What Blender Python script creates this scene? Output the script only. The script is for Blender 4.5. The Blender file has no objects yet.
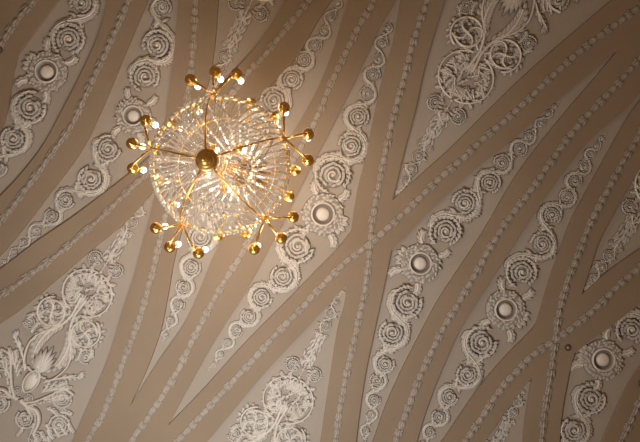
import bpy, math, random
import numpy as np
from mathutils import Vector, geometry
random.seed(7)
PI = math.pi
sc = bpy.context.scene
col = sc.collection

# ------------------------------------------------------------------ place
CAMZ, F, PX, PY, H = 1.6, 500.0, 315.0, 197.0, 7.5     # eye height, focal length, vertical vanishing point, height of vault above eye
S = H / F                                              # metres per ceiling unit (15 mm)
K = 0.007                                              # the vault sinks gently away from its crown

def M3(a):
    """ceiling units (u, v, relief height) -> metres on the shallow vault"""
    a = np.asarray(a, float).reshape(-1, 3)
    u = (a[:, 0] - PX) / F; v = (a[:, 1] - PY) / F
    r2 = np.minimum(u * u + v * v, 2.0) * K
    d = np.where(r2 > 1e-9, (-1 + np.sqrt(1 + 4 * r2 * H)) / (2 * np.maximum(r2, 1e-9)), H)
    return np.stack([u * d, v * d, CAMZ + d - a[:, 2] * S], 1)

# ------------------------------------------------------------------ materials
def new_mat(name):
    m = bpy.data.materials.new(name); m.use_nodes = True
    nt = m.node_tree; b = nt.nodes['Principled BSDF']
    return m, nt, b

def plaster(name, c1, c2, rough=.75, scale=.6, bump=.15, crevice_shade=None):
    m, nt, b = new_mat(name)
    N, L = nt.nodes, nt.links
    tc = N.new('ShaderNodeTexCoord')
    no = N.new('ShaderNodeTexNoise'); no.inputs['Scale'].default_value = scale; no.inputs['Detail'].default_value = 5
    L.new(tc.outputs['Object'], no.inputs['Vector'])
    mx = N.new('ShaderNodeMix'); mx.data_type = 'RGBA'
    mx.inputs['A'].default_value = (*c1, 1); mx.inputs['B'].default_value = (*c2, 1)
    rp = N.new('ShaderNodeMapRange'); rp.inputs['From Min'].default_value = .35; rp.inputs['From Max'].default_value = .65
    L.new(no.outputs['Fac'], rp.inputs['Value']); L.new(rp.outputs['Result'], mx.inputs['Factor'])
    out = mx.outputs['Result']
    if crevice_shade:  # shade painted into the base colour: low relief turns dark brown
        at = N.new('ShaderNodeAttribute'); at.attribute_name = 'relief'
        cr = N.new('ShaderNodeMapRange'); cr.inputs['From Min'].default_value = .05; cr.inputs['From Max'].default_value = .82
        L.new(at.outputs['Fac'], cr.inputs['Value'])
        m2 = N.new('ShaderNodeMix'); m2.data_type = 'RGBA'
        m2.inputs['A'].default_value = (*crevice_shade, 1)
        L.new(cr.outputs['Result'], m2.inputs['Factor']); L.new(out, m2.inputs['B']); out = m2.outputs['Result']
    L.new(out, b.inputs['Base Color'])
    n2 = N.new('ShaderNodeTexNoise'); n2.inputs['Scale'].default_value = 45; n2.inputs['Detail'].default_value = 3
    L.new(tc.outputs['Object'], n2.inputs['Vector'])
    bp = N.new('ShaderNodeBump'); bp.inputs['Strength'].default_value = bump; bp.inputs['Distance'].default_value = .01
    L.new(n2.outputs['Fac'], bp.inputs['Height']); L.new(bp.outputs['Normal'], b.inputs['Normal'])
    b.inputs['Roughness'].default_value = rough
    b.inputs['Specular IOR Level'].default_value = .25
    return m

RIBM = plaster('tan_painted_plaster', (.32, .212, .130), (.355, .24, .15))
PANM = plaster('pale_panel_plaster', (.42, .32, .235), (.46, .355, .265))
STUC = plaster('crevice_shaded_stucco', (.74, .61, .48), (.82, .69, .555), .45, 3., .25, crevice_shade=(.085, .045, .024))  # dark tint paints shade into the crevices of the ornaments
GARM = plaster('garland_stucco', (.46, .36, .265), (.54, .43, .33), .6, 4., .25, crevice_shade=(.20, .125, .075))

def gold_mat(name, c, rough):
    m, nt, b = new_mat(name)
    N, L = nt.nodes, nt.links
    tc = N.new('ShaderNodeTexCoord'); no = N.new('ShaderNodeTexNoise'); no.inputs['Scale'].default_value = 25
    L.new(tc.outputs['Object'], no.inputs['Vector'])
    mr = N.new('ShaderNodeMapRange'); mr.inputs['To Min'].default_value = rough * .7; mr.inputs['To Max'].default_value = rough * 1.4
    L.new(no.outputs['Fac'], mr.inputs['Value']); L.new(mr.outputs['Result'], b.inputs['Roughness'])
    b.inputs['Base Color'].default_value = (*c, 1); b.inputs['Metallic'].default_value = 1
    return m
GOLD = gold_mat('polished_brass', (1., .58, .15), .28)
GOLDD = gold_mat('aged_brass', (.95, .56, .16), .36)

def crystal_mat():
    m, nt, b = new_mat('cut_crystal')
    N, L = nt.nodes, nt.links
    out = N['Material Output']
    gl = N.new('ShaderNodeBsdfGlossy'); gl.inputs['Color'].default_value = (1, 1, 1, 1); gl.inputs['Roughness'].default_value = .18
    tr = N.new('ShaderNodeBsdfTransparent'); tr.inputs['Color'].default_value = (.95, .93, .90, 1)
    tl = N.new('ShaderNodeBsdfTranslucent'); tl.inputs['Color'].default_value = (.98, .92, .82, 1)
    df = N.new('ShaderNodeBsdfDiffuse'); df.inputs['Color'].default_value = (.9, .84, .76, 1)
    a = N.new('ShaderNodeMixShader'); a.inputs[0].default_value = .6; L.new(tl.outputs[0], a.inputs[1]); L.new(df.outputs[0], a.inputs[2])
    c = N.new('ShaderNodeMixShader'); c.inputs[0].default_value = .62; L.new(a.outputs[0], c.inputs[1]); L.new(gl.outputs[0], c.inputs[2])
    d = N.new('ShaderNodeMixShader'); d.inputs[0].default_value = .34; L.new(c.outputs[0], d.inputs[1]); L.new(tr.outputs[0], d.inputs[2])
    L.new(d.outputs[0], out.inputs['Surface'])
    return m
CRYS = crystal_mat()

def emit_mat(name, c, s):
    m, nt, b = new_mat(name)
    b.inputs['Base Color'].default_value = (1, .95, .85, 1)
    b.inputs['Emission Color'].default_value = (*c, 1); b.inputs['Emission Strength'].default_value = s
    return m
BULB = emit_mat('frosted_lit_bulb', (1, .93, .85), 4.)
BULBW = emit_mat('bright_inner_bulb', (1, .80, .52), 9.)
DARK = plaster('dark_fitting_metal', (.10, .06, .035), (.14, .085, .05), .5)

# ------------------------------------------------------------------ mesh builder
class MB:
    def __init__(s, ceil=True): s.v = []; s.f = []; s.r = []; s.n = 0; s.ceil = ceil
    def add(s, verts, faces, rel=None):
        verts = np.asarray(verts, float)
        s.v.append(verts); s.r.append(np.ones(len(verts)) if rel is None else np.asarray(rel, float))
        s.f += [tuple(i + s.n for i in f) for f in faces]; s.n += len(verts)
    def build(s, name, mat, parent=None, smooth=True, loc=None):
        V = np.concatenate(s.v); 
        if s.ceil: V = M3(V)
        o_loc = np.array(parent.location[:]) if parent is not None and parent.get('_abs') is None else None
        if parent is not None:
            base = np.array(parent['_w'][:]); 
        else:
            base = V.mean(0) if loc is None else np.array(loc)
        me = bpy.data.meshes.new(name)
        me.from_pydata((V - base).tolist(), [], s.f); me.update()
        at = me.attributes.new('relief', 'FLOAT', 'POINT'); at.data.foreach_set('value', np.concatenate(s.r))
        if smooth: me.polygons.foreach_set('use_smooth', [True] * len(me.polygons))
        me.materials.append(mat)
        o = bpy.data.objects.new(name, me); col.objects.link(o)
        if parent is None: o.location = base; o['_w'] = tuple(base)
        else: o.parent = parent; o['_w'] = tuple(base)
        return o

def tag(o, label=None, cat=None, group=None, kind=None):
    if label: o['label'] = label
    if cat: o['category'] = cat
    if group: o['group'] = group
    if kind: o['kind'] = kind
    return o
def empty(name, loc, **k):
    o = bpy.data.objects.new(name, None); col.objects.link(o); o.location = loc; o['_w'] = tuple(loc)
    o.empty_display_size = .1
    return tag(o, **k)

# ------------------------------------------------------------------ curves
def catmull(P, n=6):
    P = [np.array(p, float) for p in P]
    if len(P) < 3: return [P[0] + (P[-1] - P[0]) * i / n for i in range(n + 1)]
    Q = [2 * P[0] - P[1]] + P + [2 * P[-1] - P[-2]]
    out = []
    for i in range(1, len(Q) - 2):
        p0, p1, p2, p3 = Q[i - 1:i + 3]
        for j in range(n):
            t = j / n
            out.append(.5 * (2 * p1 + (p2 - p0) * t + (2 * p0 - 5 * p1 + 4 * p2 - p3) * t * t + (3 * p1 - p0 - 3 * p2 + p3) * t ** 3))
    out.append(P[-1]); return out
def resample(P, step):
    P = np.array(P); d = np.r_[0, np.cumsum(np.linalg.norm(np.diff(P, axis=0), axis=1))]
    n = max(2, int(round(d[-1] / step))); t = np.linspace(0, d[-1], n + 1)
    return np.stack([np.interp(t, d, P[:, k]) for k in range(P.shape[1])], 1)

# ------------------------------------------------------------------ relief primitives (ceiling units)
VV = np.linspace(-1, 1, 5); 
def leaf(mb, p, ang, L, W, h, base=0., bend=0., groove=.45):
    """a domed pointed leaflet with a sunk midrib, lying on the plaster"""
    n = 5; verts = []; rel = []
    for i in range(n):
        u = i / (n - 1); w = W * .5 * math.sin(PI * min(.985, .06 + .93 * u) ** .75) ** .8
        a = ang + bend * u; cx = p[0] + L * u * math.cos(ang + bend * u * .5); cy = p[1] + L * u * math.sin(ang + bend * u * .5)
        pr = .25 + .75 * math.sin(PI * min(1, .15 + .8 * u))
        for v in VV:
            z = math.sqrt(max(0, 1 - v * v)) * (1 - groove * math.exp(-(v / .3) ** 2)) * pr
            verts.append((cx - math.sin(a) * w * v, cy + math.cos(a) * w * v, base + h * z + (0 if abs(v) < 1 else -.2)))
            rel.append(z)
    m = 5
    faces = [(i * m + j, i * m + j + 1, (i + 1) * m + j + 1, (i + 1) * m + j) for i in range(n - 1) for j in range(m - 1)]
    mb.add(verts, faces, rel)
def tube(mb, P, W, h, base=0.):
    """a half-round moulding swept along P, W half-width list"""
    P = np.array(P, float)[:, :2]; n = len(P); T = np.gradient(P, axis=0); T /= np.linalg.norm(T, axis=1)[:, None] + 1e-9
    A = np.linspace(0, PI, 6); verts = []; rel = []
    for i in range(n):
        w = W[i]; hh = h[i] if hasattr(h, '__len__') else h
        for a in A:
            verts.append((P[i, 0] - T[i, 1] * w * math.cos(a), P[i, 1] + T[i, 0] * w * math.cos(a), base + hh * math.sin(a) - (.2 if a in (A[0], A[-1]) else 0)))
            rel.append(math.sin(a))
    faces = [(i * 6 + j, i * 6 + j + 1, (i + 1) * 6 + j + 1, (i + 1) * 6 + j) for i in range(n - 1) for j in range(5)]
    mb.add(verts, faces, rel)
def lathe(mb, c, prof, seg=28, rel=None, wob=0):
    verts = []; R = []
    for k, (r, z) in enumerate(prof):
        for i in range(seg):
            a = 2 * PI * i / seg; verts.append((c[0] + r * math.cos(a), c[1] + r * math.sin(a), z)); R.append(1 if rel is None else rel[k])
    n = len(prof)
    faces = [(k * seg + i, k * seg + (i + 1) % seg, (k + 1) * seg + (i + 1) % seg, (k + 1) * seg + i) for k in range(n - 1) for i in range(seg)]
    if prof[-1][0] < 1e-3 or True: faces.append(tuple((n - 1) * seg + i for i in range(seg)))
    mb.add(verts, faces, R)
def boss(mb, c, r, h, base=0.):
    pr = [(r, base - .2)] + [(r * math.cos(t), base + h * math.sin(t)) for t in (.35, .8, 1.2, 1.5)]
    lathe(mb, c, pr, 12, [0, .3, .8, 1, 1])

def scroll(mb, c, R, a0, hand, big=False):
    """an acanthus volute: leafy ring round a coiled eye, ragged lobes outside; the big kind holds a whorl of leaves"""
    c = np.array(c, float); R = R * 1.06; hb = 1.2 + .19 * R
    pol = lambda r, a: (c[0] + r * math.cos(a), c[1] + r * math.sin(a))
    if big:
        lathe(mb, c, [(R * .98, -.2), (R * .95, .3), (R * .6, .35), (.01, .4)], 28, [0, .35, .45, .5])
        n = 46; th = np.linspace(0, 2 * PI * 1.12, n)
        tube(mb, [pol(R * (.95 - .035 * t), a0 + hand * t) for t in th], [.075 * R] * n, hb * 1.0)
        for q in range(4):
            a = a0 + q * 2 * PI / 4
            acanthus(mb, pol(.10 * R, a), a - hand * .2, .98 * R, .46 * R, hb * random.uniform(.8, 1.05), hand * 2.3, 7)
            leaf(mb, pol(.5 * R, a + .8), a + .8 + hand * 1.2, .3 * R, .2 * R, hb * .8, .2, hand)
        boss(mb, c, R * .16, hb * 1.3)
        for q in range(13):
            a = a0 + hand * (.3 + q * .45)
            leaf(mb, pol(.80 * R, a), a + hand * (PI / 2 + .5 + random.uniform(-.2, .2)), .36 * R, .2 * R, hb * .8, .2, hand * .5)
        for q in range(9):
            a = a0 + hand * (.6 + q * .42)
            leaf(mb, pol(.95 * R, a), a + hand * random.uniform(.6, 1.), .2 * R, .16 * R, hb * .7)
        return
    lathe(mb, c, [(R * .70, -.2), (R * .66, .4 + .03 * R), (R * .55, .6 + .04 * R), (.01, .8 + .03 * R)], 22, [0, .3, .4, .5])
    # leafy ring: opens at a0 and closes inward
    if R > 3.6:
        sp = 5.2 if R > 7 else 4.6
        st = .27 if R > 9 else .36
        for row, (r0, L, Wd, dz) in enumerate(((.82, .36, .22, 0), (.66, .34, .20, .2), (.48, .28, .16, .4))):
            t = .1 + .12 * row
            while t < sp + .5 * row:
                f = 1 - .03 * t
                a = a0 + hand * t
                leaf(mb, pol(r0 * f * R, a), a + hand * (PI / 2 + (-.55, .35, .8)[row] + random.uniform(-.25, .25)), L * R * random.uniform(.85, 1.15), Wd * R, hb * random.uniform(.6, .95), .5 + .04 * R + dz, hand * -.4)
                t += st * random.uniform(.85, 1.2)
        n = 22; th = np.linspace(0, sp, n)
        tube(mb, [pol(R * (.95 - .02 * t), a0 + hand * t) for t in th], [max(.35, .05 * R)] * n, hb * .85)
    n = int(16 + R); turns = random.uniform(.8, 1.25) if R > 6 else 1.2
    k = math.log(4.0) / (turns * 2 * PI); th = np.linspace(0, turns * 2 * PI, n)
    r1 = (random.uniform(.40, .5) if R > 7 else .58) if R > 3.6 else .85; a0 = a0 + random.uniform(-.6, .6)
    tube(mb, [pol(r1 * R * math.exp(-k * t), a0 + hand * (t + 4.6)) for t in th], [max(.42, .085 * R * (1 - .3 * i / n)) for i in range(n)], [hb * (.85 + .3 * i / n) for i in range(n)])
    boss(mb, c, max(.7, R * .14), hb * 1.25)
    if R > 7:
        for q in range(4):
            a = a0 + hand * q * 1.5; rq = .36 + .04 * math.sin(q * 2.1)
            leaf(mb, pol(rq * R, a), a + hand * (PI / 2 + random.uniform(-.6, .3)), .24 * R, .13 * R, hb * .7, .4, hand * -.6)
    t = .5
    while t < 3.4:
        a = a0 + hand * t; big_l = random.random() < .3
        leaf(mb, pol(.88 * R, a), a + hand * random.uniform(.8, 1.3), (.38 if big_l else .24) * R, (.24 if big_l else .2) * R, hb * .75, 0, -hand * .4)
        t += random.choice([.26, .34, .6])

def medallion(mb, c, R):
    c = np.array(c, float)
    prof = [(R * 1.0, -.2), (R * .98, 1.3), (R * .92, 2.3), (R * .78, 2.7), (R * .66, 2.7), (R * .585, 2.5), (R * .57, 3.6), (R * .53, 4.1), (R * .49, 3.7), (R * .455, .7), (R * .34, .6)]
    lathe(mb, c, prof, 44, [0, .4, .4, .35, .35, .25, .9, 1, .5, .18, .25])
    lathe(mb, c, [(R * .33, .6), (R * .31, 2.2), (R * .25, 3.3), (R * .14, 3.9), (.01, 4.0)], 24, [.2, .8, 1, 1, 1])
    for row, (rr, n, L) in enumerate(((.64, 24, .26), (.76, 28, .24), (.90, 30, .22))):   # wreath of small leaves round the ring
        for i in range(n):
            a = 2 * PI * (i + .5 * row) / n + random.uniform(-.08, .08)
            leaf(mb, (c[0] + R * rr * math.cos(a), c[1] + R * rr * math.sin(a)), a + random.choice((1.3, .9, .4, 1.8)), L * R * random.uniform(.8, 1.2), .14 * R, 2.0, 2.1 - row * .35, .3)

def acanthus(mb, p, ang, L, W, h=2.4, bend=0., lobes=5):
    """a long leaf with paired side lobes"""
    n = 9; P = []; a = ang; q = np.array(p, float)
    for i in range(n):
        P.append(q.copy()); a = ang + bend * i / (n - 1); q = q + np.array([math.cos(a), math.sin(a)]) * L / (n - 1)
    tube(mb, P, [W * .16 * (1 - .7 * i / n) + .2 for i in range(n)], h * 1.1)
    for k in range(lobes):
        u = (k + .4) / lobes; i = min(n - 2, int(u * n)); aa = ang + bend * u; s = math.sin(PI * (.2 + .75 * u)) ** .7
        for sd in (-1, 1):
            leaf(mb, P[i], aa + sd * (.85 - .35 * u), W * .62 * s + L * .08, W * .3, h * random.uniform(.8, 1.05), .1, -sd * .5)
    leaf(mb, P[-2], ang + bend, L * .22, W * .3, h * .8)

# ------------------------------------------------------------------ the vault: tan bands with recessed panels
KITES = {
 'P1': ([(120,-110),(90,-45),(62,-2),(40,28),(19,56)], [(19,56),(13,84),(9,110),(0,137),(-14,172),(-60,260)], [(-60,260),(-30,226),(0,198),(22,175),(45,145),(65,108),(82,75),(99,37),(109,0),(116,-45),(120,-110)]),
 'P2': ([(186,-110),(165,-50),(149,0),(142,17),(125,57),(103,110),(82,152),(50,195),(32,219),(0,257),(-50,300)], [(-50,300),(0,270),(37,242),(71,219),(107,192),(147,160),(161,143)], [(161,143),(166,120),(174,60),(179,0),(183,-50),(186,-110)]),
 'P4': ([(385,-75),(350,-25),(321,17),(298,56),(281,75),(260,98),(230,128),(201,156)], [(201,156),(193,190),(184,225),(175,260),(168,300),(161,332),(148,368),(131,405)], [(131,405),(158,362),(188,317),(217,249),(240,216),(265,180),(290,138),(313,98),(331,56),(348,0),(368,-45),(385,-75)]),
 'P5': ([(402,-14),(395,3),(380,27),(362,67),(341,110),(322,147),(302,185),(284,222),(262,262),(243,297),(222,330),(203,362),(169,424)], [(169,424),(203,389),(238,350),(262,325),(292,295),(320,266),(336,250),(351,231)], [(351,231),(357,192),(365,160),(375,110),(385,67),(394,37),(402,-14)]),
 'P6': ([(616,51),(597,67),(567,92),(545,110),(512,140),(480,165),(455,187),(425,215),(408,233),(391,250)], [(391,250),(386,275),(380,303),(374,331),(365,374),(357,430),(350,500)], [(350,500),(372,442),(385,405),(402,367),(420,332),(437,300),(460,265),(484,228),(510,183),(535,148),(566,110),(590,82),(616,51)]),
 'P7': ([(672,62),(640,92),(622,111),(592,137),(570,162),(550,189),(530,218),(507,254),(485,288),(460,328),(442,367),(427,405),(416,441),(403,490)], [(403,490),(440,442),(457,417),(480,384),(505,355),(527,333),(535,323)], [(535,323),(540,308),(547,284),(557,254),(569,222),(584,193),(600,164),(616,135),(629,113),(645,93),(672,62)]),
 'P8': ([(740,220),(700,255),(665,281),(640,301),(610,325),(590,339),(573,352)], [(573,352),(568,370),(564,390),(560,414),(558,442),(552,540)], [(552,540),(585,475),(600,442),(612,414),(627,384),(641,362),(680,300),(740,220)]),
 'G1': ([(157,188),(130,219),(97,246),(62,276),(27,305),(0,324),(-90,380)], [(-90,380),(-90,560)], [(-90,560),(30,560)], [(30,560),(50,500),(73,442),(91,400),(107,363),(117,332),(125,305),(135,275),(147,230),(152,212),(157,188)]),
 'G2': ([(203,104),(211,75),(216,40),(219,0),(226,-90)], [(226,-90),(360,-90)], [(360,-90),(315,-35),(286,0),(270,29),(240,66),(203,104)]),
 'G3': ([(392,200),(397,180),(405,147),(415,110),(422,77),(432,40),(445,0),(478,-90)], [(478,-90),(720,-90)], [(720,-90),(660,-40),(608,3),(562,42),(520,79),(482,116),(450,148),(420,175),(392,200)]),
 'G4': ([(347,284),(344,305),(337,330),(329,382),(320,442),(306,540)], [(306,540),(110,540)], [(110,540),(160,490),(207,441),(226,419),(267,370),(309,325),(347,284)]),
 'G5': ([(580,294),(587,272),(597,242),(610,217),(625,190),(640,167),(690,100),(740,60)], [(740,60),(740,180)], [(740,180),(690,214),(640,247),(605,272),(580,294)]),
 'G6': ([(531,376),(527,398),(524,420),(522,442),(516,540)], [(516,540),(390,540)], [(390,540),(430,495),(484,439),(505,409),(531,376)]),
}
POLY = {}
for k, edges in KITES.items():
    pts = []
    for e in edges:
        q = resample(catmull(e, 6), 7.0) if len(e) > 2 else resample([np.array(e[0], float), np.array(e[1], float)], 20)
        pts += [tuple(x) for x in q[:-1]]
    POLY[k] = np.array(pts)
def inside(P, x, y):
    c = np.zeros(len(x), bool); n = len(P); j = n - 1
    for i in range(n):
        xi, yi = P[i]; xj, yj = P[j]
        c ^= ((yi > y) != (yj > y)) & (x < (xj - xi) * (y - yi) / (yj - yi + 1e-12) + xi); j = i
    return c
RH = 3.2
gx, gy = np.meshgrid(np.arange(-430, 1080, 24.), np.arange(-430, 880, 24.)); gx = gx.ravel(); gy = gy.ravel()
allin = np.zeros(len(gx), bool)
for P in POLY.values(): allin |= inside(P, gx, gy)
pts = [Vector((x, y)) for x, y, f in zip(gx, gy, allin) if not f]; ed = []
loops = {}
for k, P in POLY.items():
    s = len(pts); n = len(P); pts += [Vector(tuple(p)) for p in P]; ed += [(s + i, s + (i + 1) % n) for i in range(n)]
rv, _, rf, *_ = geometry.delaunay_2d_cdt(pts, ed, [], 0, 1e-5)
V2 = np.array([v[:] for v in rv]); FF = np.array([f[:] for f in rf if len(f) == 3])
ce = V2[FF].mean(1); bad = np.zeros(len(ce), bool)
for P in POLY.values(): bad |= inside(P, ce[:, 0], ce[:, 1])
mb = MB()
fl = FF[~bad].tolist()
mb.add(np.c_[V2, np.full(len(V2), RH)], fl)
for P in POLY.values():     # reveals of the recesses
    n = len(P)
    mb.add([(p[0], p[1], RH) for p in P] + [(p[0], p[1], -.1) for p in P], [(i, (i + 1) % n, n + (i + 1) % n, n + i) for i in range(n)])
# plaster body above, so the vault is a solid shell
mb.add(np.c_[V2, np.full(len(V2), -16.)], FF.tolist())
ceiling = mb.build('ceiling', RIBM, smooth=False)
tag(ceiling, 'tan plaster vault with intersecting flat bands', kind='structure')
PLAB = {'P1': 'upper left', 'P2': 'left', 'P4': 'behind chandelier', 'P5': 'centre', 'P6': 'right of centre', 'P7': 'right', 'P8': 'lower right'}
for k, P in POLY.items():
    m = inside(P, gx, gy)
    pp = [Vector(tuple(p)) for p in P]; n = len(P)
    pp += [Vector((x, y)) for x, y, f in zip(gx, gy, m) if f]
    v, _, f, *_ = geometry.delaunay_2d_cdt(pp, [(i, (i + 1) % n) for i in range(n)], [], 0, 1e-5)
    v = np.array([q[:] for q in v]); f = np.array([q[:] for q in f if len(q) == 3]); c = v[f].mean(1); f = f[inside(P, c[:, 0], c[:, 1])]
    mb = MB(); mb.add(np.c_[v, np.zeros(len(v))], f.tolist())
    o = mb.build('recessed_panel', PANM, ceiling, smooth=False); o['kind'] = 'structure'

# ------------------------------------------------------------------ garland mouldings along the bands
GAR = [
 ([(60,-35),(38,0),(27,12),(15,27),(3,46),(-8,60),(-40,110)], 'husk garland moulding crossing the top left corner of the ceiling'),
 ([(145,-60),(130,0),(109,49),(88,94),(72,127),(56,150),(30,186),(5,219),(-25,253),(-60,290)], 'husk garland moulding between the two scroll reliefs left of the chandelier'),
 ([(203,-60),(197,0),(195,32),(192,70),(188,97),(181,140),(171,195),(157,257),(150,285),(141,317),(124,362),(105,411),(88,442),(60,510)], 'steep husk garland moulding running down behind the left side of the chandelier'),
 ([(350,-60),(310,0),(290,25),(267,54),(248,74),(230,97),(205,120),(180,145),(147,174),(100,219),(70,245),(32,274),(0,296),(-60,325)], 'long husk garland moulding sweeping from lower left edge up behind the chandelier'),
 ([(395,-60),(374,0),(360,25),(345,55),(330,86),(317,118),(301,147),(275,195),(243,252),(227,277),(210,307),(195,336),(176,374),(150,415),(131,442),(100,500)], 'husk garland moulding passing behind the right side of the chandelier'),
 ([(443,-60),(427,0),(420,20),(412,45),(404,77),(395,110),(385,152),(379,182),(372,220),(370,246),(365,287),(356,330),(346,374),(339,412),(335,442),(322,510)], 'steep husk garland moulding through the crossing at the middle of the ceiling'),
 ([(710,-50),(665,-14),(640,5),(620,21),(592,41),(567,62),(540,87),(515,111),(480,141),(460,160),(435,182),(402,214),(372,241),(345,262),(320,287),(300,309),(279,330),(254,358),(223,391),(193,424),(170,449),(120,510)], 'longest husk garland moulding running diagonally from the top right to the bottom'),
 ([(710,-10),(670,25),(640,57),(615,85),(592,109),(571,132),(552,158),(531,188),(504,223),(480,263),(460,298),(441,330),(420,374),(407,407),(394,442),(372,510)], 'husk garland moulding between the two scroll reliefs right of the middle crossing'),
 ([(675,60),(655,95),(640,130),(625,155),(607,187),(590,220),(577,252),(565,283),(557,315),(554,338),(549,374),(543,410),(540,442),(532,510)], 'steep husk garland moulding through the crossing near the lower right'),
 ([(710,225),(665,250),(640,265),(615,286),(595,306),(570,327),(552,340),(532,353),(517,368),(500,387),(479,418),(463,442),(425,510)], 'short husk garland moulding from right edge through the lower right crossing'),
 ([(690,310),(660,358),(640,395),(630,417),(617,445),(592,510)], 'husk garland moulding cutting across the bottom right corner'),
]
def garland(P, label):
    mb = MB(); Q = resample(catmull(P, 8), 2.35)
    n = len(Q)
    A = np.arctan2(np.gradient(Q[:, 1]), np.gradient(Q[:, 0]))
    tube(mb, Q, [2.6] * n, .6, RH - .1)
    i = 0; k = 0
    while i < n:
        p = Q[i]; a = A[i]; nx, ny = -math.sin(a), math.cos(a)
        w = random.uniform(.9, 1.1)
        for sd in (-1, 1):
            leaf(mb, (p[0] + nx * sd * 1.0, p[1] + ny * sd * 1.0), a + sd * (.30 if k % 3 else .5) + random.uniform(-.1, .1), 8.4 * w, 2.9, 2.0 * w, RH, -sd * .4)
        leaf(mb, p, a, 8.8, 2.6, 2.6, RH + .2, 0, .2)
        if k % 3 == 0: leaf(mb, p + np.array([nx, ny]) * 1.6, a + 1.1, 3.6, 2.2, 1.6, RH); leaf(mb, p - np.array([nx, ny]) * 1.6, a - 1.1, 3.6, 2.2, 1.6, RH)
        i += 4 if k % 3 else 3; k += 1
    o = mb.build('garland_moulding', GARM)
    tag(o, label, 'moulding', 'husk garland mouldings on the ceiling bands')
for P, l in GAR: garland(P, l)

# ------------------------------------------------------------------ scroll reliefs in the long panels
KORN = {
 'P1': ((48,72,20.5), (-1,-.55), [(70,40,16.5),(83,4,13),(91,-24,10),(99,-48,8)], [(32,108,16.5),(15,139,13.5),(0,168,9),(-12,192,7)],
        'scroll relief with a round medallion in the upper left corner panel'),
 'P2': ((134,116,18), (1,.6), [(146,77,15),(158,46,16),(163,8,9.5),(168,-16,7)], [(109,149,13.5),(92,179,14),(67,200,9.5),(53,216,8),(37,231,6.5),(25,242,4.5),(15,252,4),(5,262,3)],
        'scroll relief tapering to lower left, its medallion beside the left lamps of the chandelier'),
 'P4': ((234,166,20), (-1,-.5), [(255,130,15),(274,101,14.5),(292,80,11.5),(304,60,9),(315,46,7.5),(324,32,6),(331,18,6),(338,4,4),(345,-8,3)], [(216,205,15),(201,237,13.5),(192,267,10),(184,287,8.5),(179,304,7),(171,320,5.5),(166,334,3.5)],
        'slender scroll relief half hidden behind the chandelier, showing above and below it'),
 'P5': ((323,214,21), (1,.6), [(333,175,18),(351,146,14),(358,117,11.5),(367,94,8),(373,75,8),(378,60,6),(382,44,6.5),(388,28,4)], [(298,246,17.5),(283,276,13),(262,297,11.5),(249,316,9),(237,330,7),(228,342,5.5),(221,354,4.5),(213,364,3)],
        'scroll relief with round medallion just right of the chandelier'),
 'P6': ((420,263,20), (-1,-.4), [(445,231,16),(464,203,14),(489,183,11.5),(501,163,9),(519,149,8),(528,137,6.5),(540,124,5),(548,114,3.8),(555,107,2.8)], [(407,302,16),(392,332,14),(385,363,10),(377,380,8),(374,399,7),(371,414,5.5),(366,430,5),(363,444,3.5)],
        'scroll relief with medallion right of the central garland crossing'),
 'P7': ((505,309,20), (1,.6), [(521,272,15.5),(541,244,12.5),(551,215,10.5),(566,197,8.5),(574,181,7.5),(583,167,6.5),(590,154,5),(596,146,3.8),(602,139,2.8)], [(481,342,16),(467,374,11.5),(449,396,9.5),(439,416,8),(430,431,6.5),(423,443,4.5)],
        'scroll relief with medallion left of the lower right garland crossing'),
 'P8': ((602,359,20.5), (-1,-.3), [(630,329,15),(650,303,13),(668,280,10),(684,261,8)], [(590,398,15),(573,429,14),(562,456,9),(557,474,7)],
        'scroll relief with medallion against the right edge in the lower right'),
}
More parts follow.
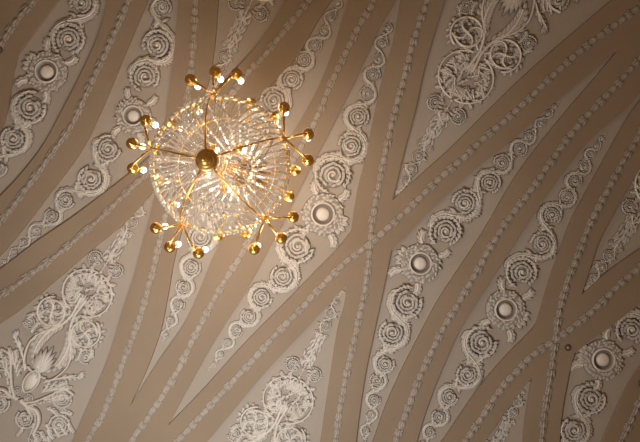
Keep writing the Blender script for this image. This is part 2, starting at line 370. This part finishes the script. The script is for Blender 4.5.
def kite_relief(key):
    med, ear, up, dn, label = KORN[key]
    c = np.array(med[:2], float); R = med[2]
    w = M3([(c[0], c[1], 0)])[0]
    root = empty('scroll_relief', w, label=label, cat='relief', group='scroll reliefs in the long ceiling panels')
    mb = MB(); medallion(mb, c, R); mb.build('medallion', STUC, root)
    # leaf spray at the corner of the panel, hooks top and bottom
    ea = math.atan2(ear[1], ear[0])
    mb = MB()
    [leaf(mb, c + R * .9 * np.array([math.cos(ea + g * .5), math.sin(ea + g * .5)]), ea + g, R * (.5 - abs(g) * .15), R * .34, 3.2) for g in (-.55, -.2, .2, .55)]
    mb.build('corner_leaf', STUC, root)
    axis = math.atan2(up[0][1] - c[1], up[0][0] - c[0])
    for s, base in ((1, axis), (-1, axis + PI)):
        mb = MB()
        sg = 1 if math.sin(ea - base) > 0 else -1
        q = c + R * 1.02 * np.array([math.cos(base + sg * .55), math.sin(base + sg * .55)])
        acanthus(mb, q, base + sg * 1.15, R * .55, R * .62, 2.8, -sg * 1.3, 5)
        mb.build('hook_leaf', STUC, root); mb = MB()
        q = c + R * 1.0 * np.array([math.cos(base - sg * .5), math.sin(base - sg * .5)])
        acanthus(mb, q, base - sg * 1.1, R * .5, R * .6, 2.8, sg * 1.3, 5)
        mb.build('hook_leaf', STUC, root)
    for chain, h0 in ((up, 1), (dn, -1)):
        prev = c; pr = R; hand = h0
        for i, (x, y, r) in enumerate(chain):
            p = np.array([x, y], float); a = math.atan2(prev[1] - y, prev[0] - x)
            mb = MB(); scroll(mb, p, r, a, hand)
            if i + 1 < len(chain):     # leaf husk at the joint with the next volute
                nx = np.array(chain[i + 1][:2], float); aa = math.atan2(nx[1] - y, nx[0] - x); off = -hand
                q = p + r * .75 * np.array([math.cos(aa - off * .9), math.sin(aa - off * .9)])
                acanthus(mb, q, aa + off * .25, r * 1.05, r * .55, 1 + .1 * r, off * .5, 4)
                q = p + r * .8 * np.array([math.cos(aa + off * .8), math.sin(aa + off * .8)])
                acanthus(mb, q, aa, r * .8, r * .5, 1.2 + .1 * r, -off * .8, 4)
                j = (p + nx) / 2 + (nx - p) * .04 * r / chain[i + 1][2]
                E = lambda q0, rr, an: q0 + rr * np.array([math.cos(an), math.sin(an)])
                rn = chain[i + 1][2]
                V = catmull([E(p, r * 1.0, aa + off * 2.3), E(p, r * 1.08, aa + off * 1.5), E(p, r * 1.1, aa + off * .75), j, E(nx, rn * 1.1, aa + PI + off * .75), E(nx, rn * 1.08, aa + PI + off * 1.5), E(nx, rn, aa + PI + off * 2.3)], 5)
                ws = [(.02 + .035 * math.sin(PI * u / (len(V) - 1))) * (r + (rn - r) * u / (len(V) - 1)) + .25 for u in range(len(V))]
                tube(mb, V, ws, [1.1 + .15 * r] * len(V))
                for u in range(2, len(V) - 2, 1 if r > 6 else 2):
                    dv = V[u + 1] - V[u]; av = math.atan2(dv[1], dv[0]); sd = -off if u < len(V) / 2 else off
                    rl = r + (rn - r) * u / len(V)
                    leaf(mb, V[u], av + off * .7 * (1 if u < len(V) / 2 else -1), rl * random.uniform(.3, .5), rl * .22, (1 + .14 * r) * random.uniform(.7, 1), .2, -off * .5)
                    leaf(mb, V[u], av - off * .7 * (1 if u < len(V) / 2 else -1), rl * random.uniform(.25, .42), rl * .2, (1 + .14 * r) * random.uniform(.7, 1), .2, off * .5)
                for g in range(7):
                    ga = aa + PI / 2 * (1 if g % 2 else -1) + random.uniform(-.9, .9)
                    leaf(mb, j + random.uniform(-.15, .15) * r * np.array([math.cos(aa), math.sin(aa)]), ga, r * random.uniform(.4, .75), r * .24, 1.2 + .11 * r, .3, random.uniform(-.7, .7))
            else:
                aa = a + PI; leaf(mb, p + r * .8 * np.array([math.cos(aa), math.sin(aa)]), aa, max(4, r), r * .5, 1.2, 0, hand * .5)
                leaf(mb, p + (r * .8 + 3) * np.array([math.cos(aa), math.sin(aa)]), aa - hand * .6, max(3.5, r * .8), 1.3, 1.0, 0, hand * .8)
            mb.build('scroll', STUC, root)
            prev = p; pr = r; hand = -hand
for k in KORN: kite_relief(k)

# ------------------------------------------------------------------ large cartouche reliefs in the triangular panels
def cartouche(tip, d, s, label, amax):
    tip = np.array(tip, float); d = np.array(d, float); d /= np.linalg.norm(d); pr = np.array([-d[1], d[0]])
    A0 = math.atan2(d[1], d[0])
    T = lambda a, b: tip + d * a * s + pr * b * s * 1.03
    root = empty('cartouche_relief', M3([(*T(min(amax, 150), 0), 0)])[0], label=label, cat='relief', group='large leafy reliefs in the triangular ceiling panels')
    def part(name, fn):
        mb = MB(); fn(mb)
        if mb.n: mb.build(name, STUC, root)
    ok = lambda a: a < amax
    def drop(mb):
        leaf(mb, T(10, 0), A0, 12 * s, 2.2 * s, 1.3, 0, .5)
        scroll(mb, T(23, 1.), 4 * s, A0 + PI, 1); scroll(mb, T(36, 0), 6.3 * s, A0 + PI, -1); scroll(mb, T(50.5, 0), 6 * s, A0 + PI, 1)
        for sd in (-1, 1): scroll(mb, T(62.5, sd * 5.6), 3.7 * s, A0 + PI, sd)
    part('pendant_scroll', drop)
    def feather(mb):
        for i in range(7):
            a = 100 - i * 5.2
            for sd in (-1, 1):
                for q in range(4): leaf(mb, T(a + random.uniform(-2.5, 2.5), sd * (.2 + (2.3 - i * .13) * q)), A0 + PI - sd * random.uniform(-.25, .45), 8. * s, 2.6 * s, 2.6 - q * .35, .2, sd * .3)
    part('leaf_spray', feather)
    def axis_stem(mb):
        P = catmull([T(8, 0), T(16, 3.5), T(29, 3.5), T(36, -5.5), T(50, 5.5), T(62, 0), T(72, 0), T(98, 0), T(116, 0)], 6)
        tube(mb, P, [.7 * s] * len(P), 2)
        for u in range(1, len(P) - 2, 2):
            dv = P[u + 1] - P[u]; av = math.atan2(dv[1], dv[0])
            for sd in (-1, 1): leaf(mb, P[u], av + PI + sd * random.uniform(.5, 1.1), random.uniform(3.4, 5) * s, 2.2 * s, 2.2, .2, -sd * .5)
        for sd in (-1, 1):
            for q in range(6): leaf(mb, T(103 + q * 2.5, sd * (2 + q * 1.5)), A0 + sd * (2.4 - q * .35), 8 * s, 3.4 * s, 2.6, .2, -sd * .4)
    part('stem', axis_stem)
    for sd in (-1, 1):
        if not ok(105): break
        part('scroll', lambda mb: (scroll(mb, T(105, sd * 12.8), 8.2 * s, A0 - sd * 1.2, sd), acanthus(mb, T(100, sd * 5), A0 + PI + sd * .5, 14 * s, 6 * s, 2, sd * .8, 4)))
    if ok(135):
        def heart(mb, sd):
            P = []; 
            for i in range(26):      # big C-scroll enclosing the palmette, ending in an inner eye
                t = i / 25; an = 2.95 - 3.75 * t; P.append(T(143 - 25.5 * math.cos(an), sd * (1 + 26 * math.sin(max(an, -.2)) * (1 if an > 0 else .9))) if an > 0 else T(143 - 25 * math.cos(an), sd * (1 - 8 * math.sin(-an) * -1)))
            tube(mb, P, [1.2 * s] * 26, 3.2)
            for i in range(1, 25, 1):
                an = 2.9 - 3.0 * i / 25
                p = T(143 - 22 * math.cos(an), sd * (1 + 22 * math.sin(an)))
                q = T(143, 0); ai = math.atan2(q[1] - p[1], q[0] - p[0])
                acanthus(mb, p, ai + sd * random.uniform(-.9, .9), random.choice((6, 9, 12)) * s, 6 * s, 2.8, random.uniform(-.6, .6), 4)
                p2 = T(143 - 26 * math.cos(an), sd * (1 + 26 * math.sin(an)))
                if i % 3 == 0: leaf(mb, p2, ai + PI + sd * .9, 4.5 * s, 3.6 * s, 2.2)
            scroll(mb, T(131, sd * 8), 5.3 * s, A0 + sd * 1.6, sd)
            scroll(mb, T(150, sd * 17), 4.2 * s, A0 + sd * 1.6, -sd)
            for a_, b_, g in ((124, 5, 2.2), (122, 12, 1.5), (135, 15, 1.0), (141, 10, .4), (147, 7, -.5), (155, 8, 2.6), (140, 19, 1.9), (160, 12, 1.2), (126, 17, .8), (152, 12, .2)):
                acanthus(mb, T(a_, sd * b_), A0 + sd * g, 9 * s, 7 * s, 2.8, sd * .9, 4)
        for sd in (-1, 1): part('c_scroll', lambda mb: heart(mb, sd))
        def palm(mb):
            for q in range(-3, 4): leaf(mb, T(160, q * .8), A0 + PI + q * .33, (19 - abs(q) * 2) * s, 4 * s, 3.2, .3, -q * .08)
            for q in range(-2, 3): leaf(mb, T(132, 0), A0 + PI + q * .5, 12 * s, 4 * s, 2.6, .3)
            for q in range(8): acanthus(mb, T(128 + 4.5 * q, (q % 2 * 2 - 1) * (3 + q % 3 * 3)), A0 + PI + (q % 2 * 2 - 1) * random.uniform(-.4, .8), 10 * s, 6 * s, 2.8, random.uniform(-.6, .6), 4)
        part('palmette', palm)
    if ok(172):
        def cross(mb):
            for sd in (-1, 1):
                tube(mb, catmull([T(150, sd * 3), T(162, sd * 2), T(172, sd * 1.5), T(184, sd * 4), T(198, sd * 10)], 5), [1.9 * s] * 21, 3.6)
                acanthus(mb, T(170, 0), A0 + sd * .25, 22 * s, 7 * s, 3, sd * .2, 5)
        part('stem', cross)
        for sd in (-1, 1):
            def ragged(mb, sd=sd):      # lobes bursting out of the big volute's rim
                for q in range(16):
                    g = -2.6 + q * .34; p = T(181 + 17 * math.cos(g), sd * (21 + 17 * math.sin(g)))
                    leaf(mb, p, A0 + sd * (g + random.uniform(.3, .9)), random.uniform(4, 7) * s, 4 * s, 2.6, 0, sd * .4)
            part('volute', lambda mb: (scroll(mb, T(181, sd * 21), 17.0 * s, A0 + PI + sd * -.3, -sd, True), ragged(mb)))
            for a_, b_, g, L in ((198, 26, .5, 15), (168, 9, 1.9, 12), (193, 36, .7, 10), (172, 3, 1.0, 13)):
                part('acanthus_leaf', lambda mb: acanthus(mb, T(a_, sd * b_), A0 + sd * g, L * s, 8 * s, 3, -sd * .8, 5))
            part('outer_scroll', lambda mb: scroll(mb, T(204, sd * 35.5), 8.3 * s, A0 + PI - sd * 1.1, sd))
    if ok(200):
        for sd in (-1, 1):
            def wing(mb, sd=sd):
                acanthus(mb, T(186, sd * 5), A0 + sd * .62, 46 * s, 17 * s, 3.6, -sd * .95, 10)
                for q in range(9): leaf(mb, T(192 + q * 5.5, sd * (10 + 11 * math.sin(.35 * q + .2))), A0 + sd * (1.5 - q * .25), 9 * s, 5 * s, 3.2, 0, -sd * .4)
                tube(mb, catmull([T(190, sd * 5), T(205, sd * 18), T(222, sd * 24), T(240, sd * 20), T(252, sd * 12)], 5), [1.2 * s] * 21, 4)
            part('acanthus_leaf', wing)
            def spr(mb, sd=sd):
                tube(mb, catmull([T(250, sd * 12), T(238, sd * 25), T(228, sd * 35)], 6), [1.4 * s] * 13, 3)
                acanthus(mb, T(236, sd * 26), A0 + PI + sd * -1.1, 20 * s, 9 * s, 3, sd * .2, 5)
                for q in (-.5, 0, .5): leaf(mb, T(225, sd * 39), A0 + PI - sd * 1.0 + q, 8 * s, 3.5 * s, 3)
            part('leaf_bud', spr)
        def shell(mb):
            for q in range(-4, 5): leaf(mb, T(246, q * .9), A0 + PI + q * .26, (33 - abs(q) * 3.6) * s, 8.2 * s, 4.6, .4, -q * .05, .3)
            tube(mb, [T(246 + 3 * math.cos(g), 12 * math.sin(g) * 1.) for g in np.linspace(-1.5, 1.5, 9)], [1.2 * s] * 9, 3.5)
        part('shell', shell)
        def bud(mb):
            prof = []
            ring = [T(258 + 14 * math.cos(g), 7.5 * math.sin(g) * abs(math.sin(g)) ** .35) for g in np.linspace(0, 2 * PI, 26)]
            tube(mb, ring, [1.1 * s] * 26, 4.2)
            c = T(258, 0)
            vs = []; rl = []
            for k, (f, z) in enumerate(((1, .5), (.8, 3), (.5, 4.2), (.15, 4.6))):
                for g in np.linspace(0, 2 * PI, 20, endpoint=False):
                    p = T(258 + 14 * f * math.cos(g), 7.5 * f * math.sin(g) * abs(math.sin(g)) ** .35); vs.append((*p, z)); rl.append([.2, .7, 1, 1][k])
            mb.add(vs, [(k * 20 + i, k * 20 + (i + 1) % 20, (k + 1) * 20 + (i + 1) % 20, (k + 1) * 20 + i) for k in range(3) for i in range(20)] + [tuple(60 + i for i in range(20))], rl)
            for r in range(5):
                for q in (-1, 0, 1): leaf(mb, T(268 - r * 5, q * (3.2 - abs(r - 2) * .5)), A0 + PI, 5.5 * s, 2.5 * s, 1.2, 3.2)
        part('bud', bud)
        for sd in (-1, 1):
            part('small_scroll', lambda mb: scroll(mb, T(277, sd * 7), 5 * s, A0 + sd, sd))
            def side(mb, sd=sd):
                tube(mb, catmull([T(285, sd * 3), T(276, sd * 14), T(262, sd * 24), T(247, sd * 34), T(246, sd * 46)], 5), [1.5 * s] * 21, 3.6)
                scroll(mb, T(256, sd * 38), 11.5 * s, A0 + PI, sd)
                for q in range(5): acanthus(mb, T(282 - q * 7, sd * (12 + q * 7)), A0 + PI + sd * (-.9), 9 * s, 6 * s, 3, sd * .5, 3)
            part('side_scroll', side)
            def bv(mb, sd=sd):
                scroll(mb, T(297, sd * 16), 11.5 * s, A0 + PI * .9, -sd)
                tube(mb, catmull([T(282, sd * 1), T(284, sd * 10), T(283, sd * 22), T(292, sd * 30), T(306, sd * 32)], 5), [2.2 * s] * 21, 4.4)
            part('volute', bv)
            def low(mb, sd=sd):
                scroll(mb, T(283, sd * 50), 12 * s, A0, sd)
                for q in range(6): acanthus(mb, T(306 - q * 6, sd * (32 + q * 5.0)), A0 + sd * (.9), 12 * s, 7 * s, 3.2, sd * .5, 4)
                scroll(mb, T(310, sd * 38), 9 * s, A0, -sd)
            part('side_scroll', low)
            def fill(mb, sd=sd):
                for a_, b_, g, L in ((268, 22, 2.4, 14), (274, 30, 1.8, 13), (262, 30, 2.8, 14), (290, 38, 1.2, 13), (296, 26, .6, 12), (270, 44, 2.2, 12), (300, 46, .9, 12), (250, 26, 2.9, 13), (286, 10, 1.4, 11), (306, 18, .3, 12)):
                    part('acanthus_leaf', lambda m: acanthus(m, T(a_, sd * b_), A0 + sd * g, L * s, 8 * s, 3, -sd * .7, 5))
            fill(None)
            def top(mb, sd=sd):
                for q in range(5): acanthus(mb, T(262 - q * 3, sd * (16 + q * 3)), A0 + PI - sd * (.2 + q * .22), 15 * s, 7 * s, 3., sd * .4, 4)
            part('leaf_spray', top)
cartouche((157,184), (-.535,.845), .9, 'largest leafy relief, filling the lower left corner panel', 400)
cartouche((203,104), (.43,-.903), 1.0, 'pointed tip of a leafy relief above the chandelier', 170)
cartouche((392,200), (.514,-.858), 1.0, 'large leafy relief filling the panel at the top right', 270)
cartouche((346,284), (-.447,.894), .9, 'leafy relief pointing up in the bottom centre panel', 260)
cartouche((580,294), (.59,-.806), .94, 'tip of a leafy relief at the right edge', 170)
cartouche((531,376), (-.459,.888), .79, 'small tip of a leafy relief at the bottom right', 170)

# small dark fittings in the bands
for (x, y, r), l in (((566,346.5,3.2), 'small dark round fitting beside the lower right garland crossing'), ((641,382,5), 'dark rimmed round fitting cut by the right edge'), ((1,51,4), 'small round fitting on the band at the top left edge')):
    w = M3([(x, y, RH)])[0]; root = empty('ceiling_fitting', w, label=l, cat='fitting')
    mb = MB(); lathe(mb, (x, y), [(r, RH - .3), (r, RH + .9), (r * .8, RH + 1.3), (r * .6, RH + 1.1), (r * .55, RH + .2)], 20); mb.build('rim', DARK, root)
    mb = MB(); boss(mb, (x, y), r * .5, r * .4, RH + .2); mb.build('cap', GARM, root)

# ------------------------------------------------------------------ chandelier (metres)
DR = 5.0
AX = np.array([(220.4 - PX) / F * DR, (165.2 - PY) / F * DR])
def W(r, ang, d):      # polar about the chandelier axis, angle clockwise from the top of the picture, d above the eye
    return (AX[0] + r * math.sin(ang), AX[1] - r * math.cos(ang), CAMZ + d)
ROOT = empty('chandelier', (AX[0], AX[1], CAMZ + 7.42), label='large gilt chandelier with beaded crystal basket and lit candle lamps hanging from the ceiling', cat='chandelier')

def tube3(mb, P, r, seg=8, cap=True):
    P = np.array(P, float); n = len(P); T = np.gradient(P, axis=0); T /= np.linalg.norm(T, axis=1)[:, None] + 1e-12
    up = np.array([0, 0, 1.]) if abs(T[0][2]) < .9 else np.array([1., 0, 0])
    V = []
    for i in range(n):
        a = np.cross(T[i], up); a /= np.linalg.norm(a) + 1e-12; b = np.cross(T[i], a)
        rr = r[i] if hasattr(r, '__len__') else r
        for k in range(seg): V.append(P[i] + rr * (a * math.cos(2 * PI * k / seg) + b * math.sin(2 * PI * k / seg)))
    f = [(i * seg + k, i * seg + (k + 1) % seg, (i + 1) * seg + (k + 1) % seg, (i + 1) * seg + k) for i in range(n - 1) for k in range(seg)]
    f += [tuple(range(seg))[::-1], tuple((n - 1) * seg + k for k in range(seg))]
    mb.add(V, f)
def lathe3(mb, c, prof, seg=24):    # prof: (radius, height above c)
    V = [(c[0] + r * math.cos(2 * PI * k / seg), c[1] + r * math.sin(2 * PI * k / seg), c[2] + z) for r, z in prof for k in range(seg)]
    n = len(prof); f = [(i * seg + k, i * seg + (k + 1) % seg, (i + 1) * seg + (k + 1) % seg, (i + 1) * seg + k) for i in range(n - 1) for k in range(seg)]
    f += [tuple(range(seg))[::-1], tuple((n - 1) * seg + k for k in range(seg))]
    mb.add(V, f)
def ring3(mb, r, d, t, seg=80, th=None):
    th = th or t; V = []; f = []
    for i in range(seg):
        a = 2 * PI * i / seg
        for k in range(8):
            q = 2 * PI * k / 8; V.append(W(r + t * math.cos(q), a, d + th * math.sin(q)))
    for i in range(seg):
        j = (i + 1) % seg
        f += [(i * 8 + k, i * 8 + (k + 1) % 8, j * 8 + (k + 1) % 8, j * 8 + k) for k in range(8)]
    mb.add(V, f)
OCT = None
def beads(mb, P, r, gap=1.9, el=1.0, grow=None):
    """faceted crystal beads threaded along P"""
    P = resample(P, r * gap)
    for i, p in enumerate(P):
        q = r * (1.0 if i % 3 else 1.25) * (1 if not grow else grow[0] + (grow[1] - grow[0]) * i / len(P)); a0 = random.random() * 6
        V = [p + np.array([0, 0, q * el]), p - np.array([0, 0, q * el])]
        for ring, z in ((1, .35), (1, -.35)):
            for k in range(5):
                a = a0 + 2 * PI * k / 5 + (0 if z > 0 else .628); V.append(p + np.array([q * .93 * math.cos(a), q * .93 * math.sin(a), z * q]))
        f = []
        for k in range(5):
            k2 = (k + 1) % 5
            f += [(0, 2 + k, 2 + k2), (1, 7 + k2, 7 + k), (2 + k, 7 + k, 2 + k2), (7 + k, 7 + k2, 2 + k2)]
        mb.add(V, f)
D = lambda a: math.radians(a)
NODE = [-4.3 + 72 * k for k in range(5)]
RR = .672; HB = .64
def bowl(s):          # basket profile: s = 0 at the hub, 1 at the ring
    r = .10 + (RR - .10) * s
    return r, DR - HB * math.sqrt(max(0, 1 - (r / (RR + .012)) ** 2))

# stem, canopy, crown
mb = MB(False); c = (AX[0], AX[1], CAMZ)
lathe3(mb, c, [(.018, 4.45), (.018, 4.9), (.05, 4.95), (.07, 5.05), (.03, 5.15), (.02, 5.5), (.06, 5.56), (.08, 5.66), (.03, 5.78), (.02, 6.0), (.06, 6.05), (.05, 6.15), (.018, 6.25), (.018, 7.3)], 20)
mb.build('stem', GOLD, ROOT)
mb = MB(False); lathe3(mb, c, [(.03, 7.2), (.12, 7.24), (.22, 7.33), (.27, 7.41), (.27, 7.44)], 28); mb.build('canopy', GOLD, ROOT)
mb = MB(False); ring3(mb, .2, 6.0, .012, 40, .03); mb.build('crown_ring', GOLD, ROOT)
# hub: stepped brass bowl with a finial
mb = MB(False)
lathe3(mb, c, [(.004, 4.215), (.016, 4.225), (.024, 4.245), (.018, 4.262), (.03, 4.268), (.046, 4.282), (.05, 4.295), (.044, 4.303), (.062, 4.31), (.072, 4.325), (.074, 4.34), (.07, 4.345), (.09, 4.35), (.104, 4.368), (.108, 4.39), (.10, 4.40), (.06, 4.43), (.018, 4.45)], 36)
mb.build('hub', GOLDD, ROOT)
mb = MB(False); ring3(mb, RR, DR, .008, 90, .022); mb.build('basket_ring', GOLDD, ROOT)
mb = MB(False); ring3(mb, .52, 5.35, .004, 70, .012); mb.build('upper_ring', GOLD, ROOT)
for k in range(5):
    mb = MB(False); P = []
    for i in range(15):
        r, d = bowl(i / 14); P.append(W(r, D(NODE[k]), d - .008))
    tube3(mb, P, .0095); mb.build('basket_rib', GOLD, ROOT)
    a = D(NODE[k]); n = W(RR + .01, a, DR)
    mb = MB(False); lathe3(mb, (n[0], n[1], n[2] - .05), [(.004, -.03), (.016, -.022), (.02, 0), (.012, .012), (.03, .02), (.036, .05), (.028, .075), (.012, .09), (.01, .12)], 16)
    for q in range(6):
        g = a + D(60 * q); tube3(mb, [n, (n[0] + .045 * math.sin(g), n[1] - .045 * math.cos(g), n[2] + .01), (n[0] + .058 * math.sin(g), n[1] - .058 * math.cos(g), n[2] + .03)], [.011, .008, .003], 6)
    mb.build('bracket', GOLD, ROOT)

# crystal strands: radial over the basket
NS = 11
for k in range(5):
    for j in range(NS):
        f = (j + .5) / NS; a = D(NODE[k] + 72 * f)
        sag = math.sin(PI * f)
        P = []
        for i in range(21):
            s = i / 20; r, d = bowl(s)
            twist = D(5.5) * math.sin(PI * s) * (1 if f > .5 else -1) * abs(2 * f - 1) ** .7
            P.append(W(r * (1 - .03 * sag * s), a - twist, d + .035 * sag * math.sin(PI * s)))
        r0 = RR + .02; P.append(W(r0, a, DR + .015)); P.append(W(r0 - .005, a, DR + .05))
        mb = MB(False); beads(mb, P, .0115, 1.95, 1, (.65, 1.35)); mb.build('crystal_strand', CRYS, ROOT, smooth=False)
# upper tent of strands from ring to crown
for j in range(25):
    a = D(-4.3 + 6 + 14.4 * j); P = []
    for i in range(17):
        s = i / 16; P.append(W(.2 + (RR - .22) * (1 - s) ** 1.5, a + .12 * s, 5.03 + .97 * s))
    mb = MB(False); beads(mb, P, .0115, 2.2); mb.build('crystal_strand', CRYS, ROOT, smooth=False)
# swags in each sector
for k in range(5):
    for q, (r1, dip) in enumerate(((.60, .17), (.47, .12))):
        P = []
        for i in range(21):
            t = i / 20; s = (r1 - dip * math.sin(PI * t) - .10) / (RR - .10); r, d = bowl(s); P.append(W(r, D(NODE[k] + 72 * t), d - .015))
        mb = MB(False); beads(mb, P, .010, 1.9); mb.build('crystal_swag', CRYS, ROOT, smooth=False)
mb = MB(False); beads(mb, [W(RR + .022, 2 * PI * i / 120, DR - .012) for i in range(121)], .0165, 2.15); mb.build('bead_fringe', CRYS, ROOT, smooth=False)
mb = MB(False)
for i in range(60):
    a = 2 * PI * (i + .5) / 60; p = W(RR + .012, a, DR - .02); lathe3(mb, p, [(.002, -.014), (.009, -.006), (.009, .006), (.002, .014)], 6)
mb.build('brass_studs', GOLDD, ROOT)
mb = MB(False); beads(mb, [W(.125, 2 * PI * i / 40, 4.40) for i in range(41)], .011, 1.9); mb.build('hub_beads', CRYS, ROOT, smooth=False)

lamps = []
def lamp(r, ang, d, start, rad=.060, hb=.34, bulbmat=None, sagd=.07, lit=1.0):
    """one lamp arm: curved tube, drip cup with ball, candle sleeve, flame bulb"""
    e = W(r, ang, d); s = np.array(start); e = np.array(e); m = s * .5 + e * .5 - np.array([0, 0, sagd])
    P = catmull([s, s * .75 + e * .25 - np.array([0, 0, sagd * .85]), m, e * .85 + s * .15 - np.array([0, 0, sagd * .8]), e], 4)
    mb = MB(False); tube3(mb, P, .0115, 8); arm = mb.build('lamp_arm', GOLD, ROOT)
    mb = MB(False)
    lathe3(mb, e, [(.003, -.045), (.014, -.038), (.020, -.024), (.014, -.012), (.022, -.006), (.036, .0), (rad * .93, .012), (rad, .028), (rad * .97, .034), (rad * .7, .02), (.018, .015), (.018, .04)], 20)
    mb.build('drip_cup', GOLD, arm)
    mb = MB(False); lathe3(mb, e, [(.010, .02), (.010, hb * .45), (.015, hb * .5), (.015, hb - .06), (.012, hb - .05)], 10); mb.build('candle_sleeve', GOLD, arm)
    mb = MB(False); lathe3(mb, (e[0], e[1], e[2] + hb - .055), [(.012, 0), (.022, .012), (.031, .035), (.032, .055), (.024, .085), (.012, .11), (.003, .13)], 14)
    mb.build('bulb', bulbmat or BULB, arm)
    lamps.append((e[0], e[1], e[2] + hb, lit))
MEAS = [[(91.2,-19.5),(94,-3.6),(93.3,9.6)], [(86,47.6),(93,70.5),(87.7,86.7)], [(89.3,125.6),(95,140.3),(90.4,158.2)], [(90.8,194.3),(96.8,212),(90.7,226)], [(88.5,268),(92,283.8),(87.9,300.8)]]
for k, cl in enumerate(MEAS):
    for r, a in cl: lamp(r / 100., D(a), DR, W(RR + .02, D(NODE[k]), DR - .01))
for k in range(5):
    for sd in (-1, 1):
        a = NODE[k] + 36 + sd * 11.3; lamp(.735, D(a), 5.35, W(.52, D(NODE[k] + 36 + sd * 6), 5.35), .06, .3, sagd=.03, lit=.8)
for k in range(5):
    a = NODE[k] + 42; lamp(.24, D(a), 5.22, W(.02, D(a), 5.10), .045, .28, BULBW, .04, lit=1.6)

# ------------------------------------------------------------------ lights
for i, (x, y, z, p) in enumerate(lamps):
    L = bpy.data.lights.new('candle_light', 'POINT'); L.energy = LAMPW * p if (LAMPW := 13.0) else 0; L.color = (1, .82, .62); L.shadow_soft_size = .035
    o = bpy.data.objects.new('candle_light', L); o.location = (x, y, z + .02); col.objects.link(o)
def area(name, loc, target, size, energy, color):
    L = bpy.data.lights.new(name, 'AREA'); L.energy = energy; L.size = size; L.color = color
    o = bpy.data.objects.new(name, L); o.location = loc; col.objects.link(o)
    o.rotation_euler = (Vector(target) - Vector(loc)).to_track_quat('-Z', 'Y').to_euler()
    return o
area('window_daylight', (-1.6, 3.4, 3.9), (-1.1, 1.0, 9.0), 1.4, 270, (.80, .90, 1.0))
wd = bpy.data.worlds.new('hall'); sc.world = wd; wd.use_nodes = True
wn = wd.node_tree; bg = wn.nodes['Background']
g = wn.nodes.new('ShaderNodeTexCoord'); gs = wn.nodes.new('ShaderNodeSeparateXYZ'); mr = wn.nodes.new('ShaderNodeMapRange'); mx = wn.nodes.new('ShaderNodeMix'); mx.data_type = 'RGBA'
wn.links.new(g.outputs['Generated'], gs.inputs[0]); wn.links.new(gs.outputs['X'], mr.inputs['Value']); mr.inputs['From Min'].default_value = -1
wn.links.new(mr.outputs[0], mx.inputs['Factor'])
mx.inputs['A'].default_value = (.50, .33, .17, 1); mx.inputs['B'].default_value = (.50, .29, .11, 1)
wn.links.new(mx.outputs['Result'], bg.inputs['Color']); bg.inputs['Strength'].default_value = .29

# ------------------------------------------------------------------ camera
cam = bpy.data.cameras.new('camera'); co = bpy.data.objects.new('camera', cam); col.objects.link(co)
co.location = (0, 0, CAMZ); co.rotation_euler = (PI, 0, 0)
cam.sensor_width = 36; cam.lens = F / 640 * 36; cam.shift_x = (320 - PX) / 640; cam.shift_y = -(221 - PY) / 640
cam.clip_end = 60
sc.camera = co
sc.view_settings.view_transform = 'Standard'; sc.view_settings.look = 'None'
for o in bpy.data.objects:
    if '_w' in o: del o['_w']
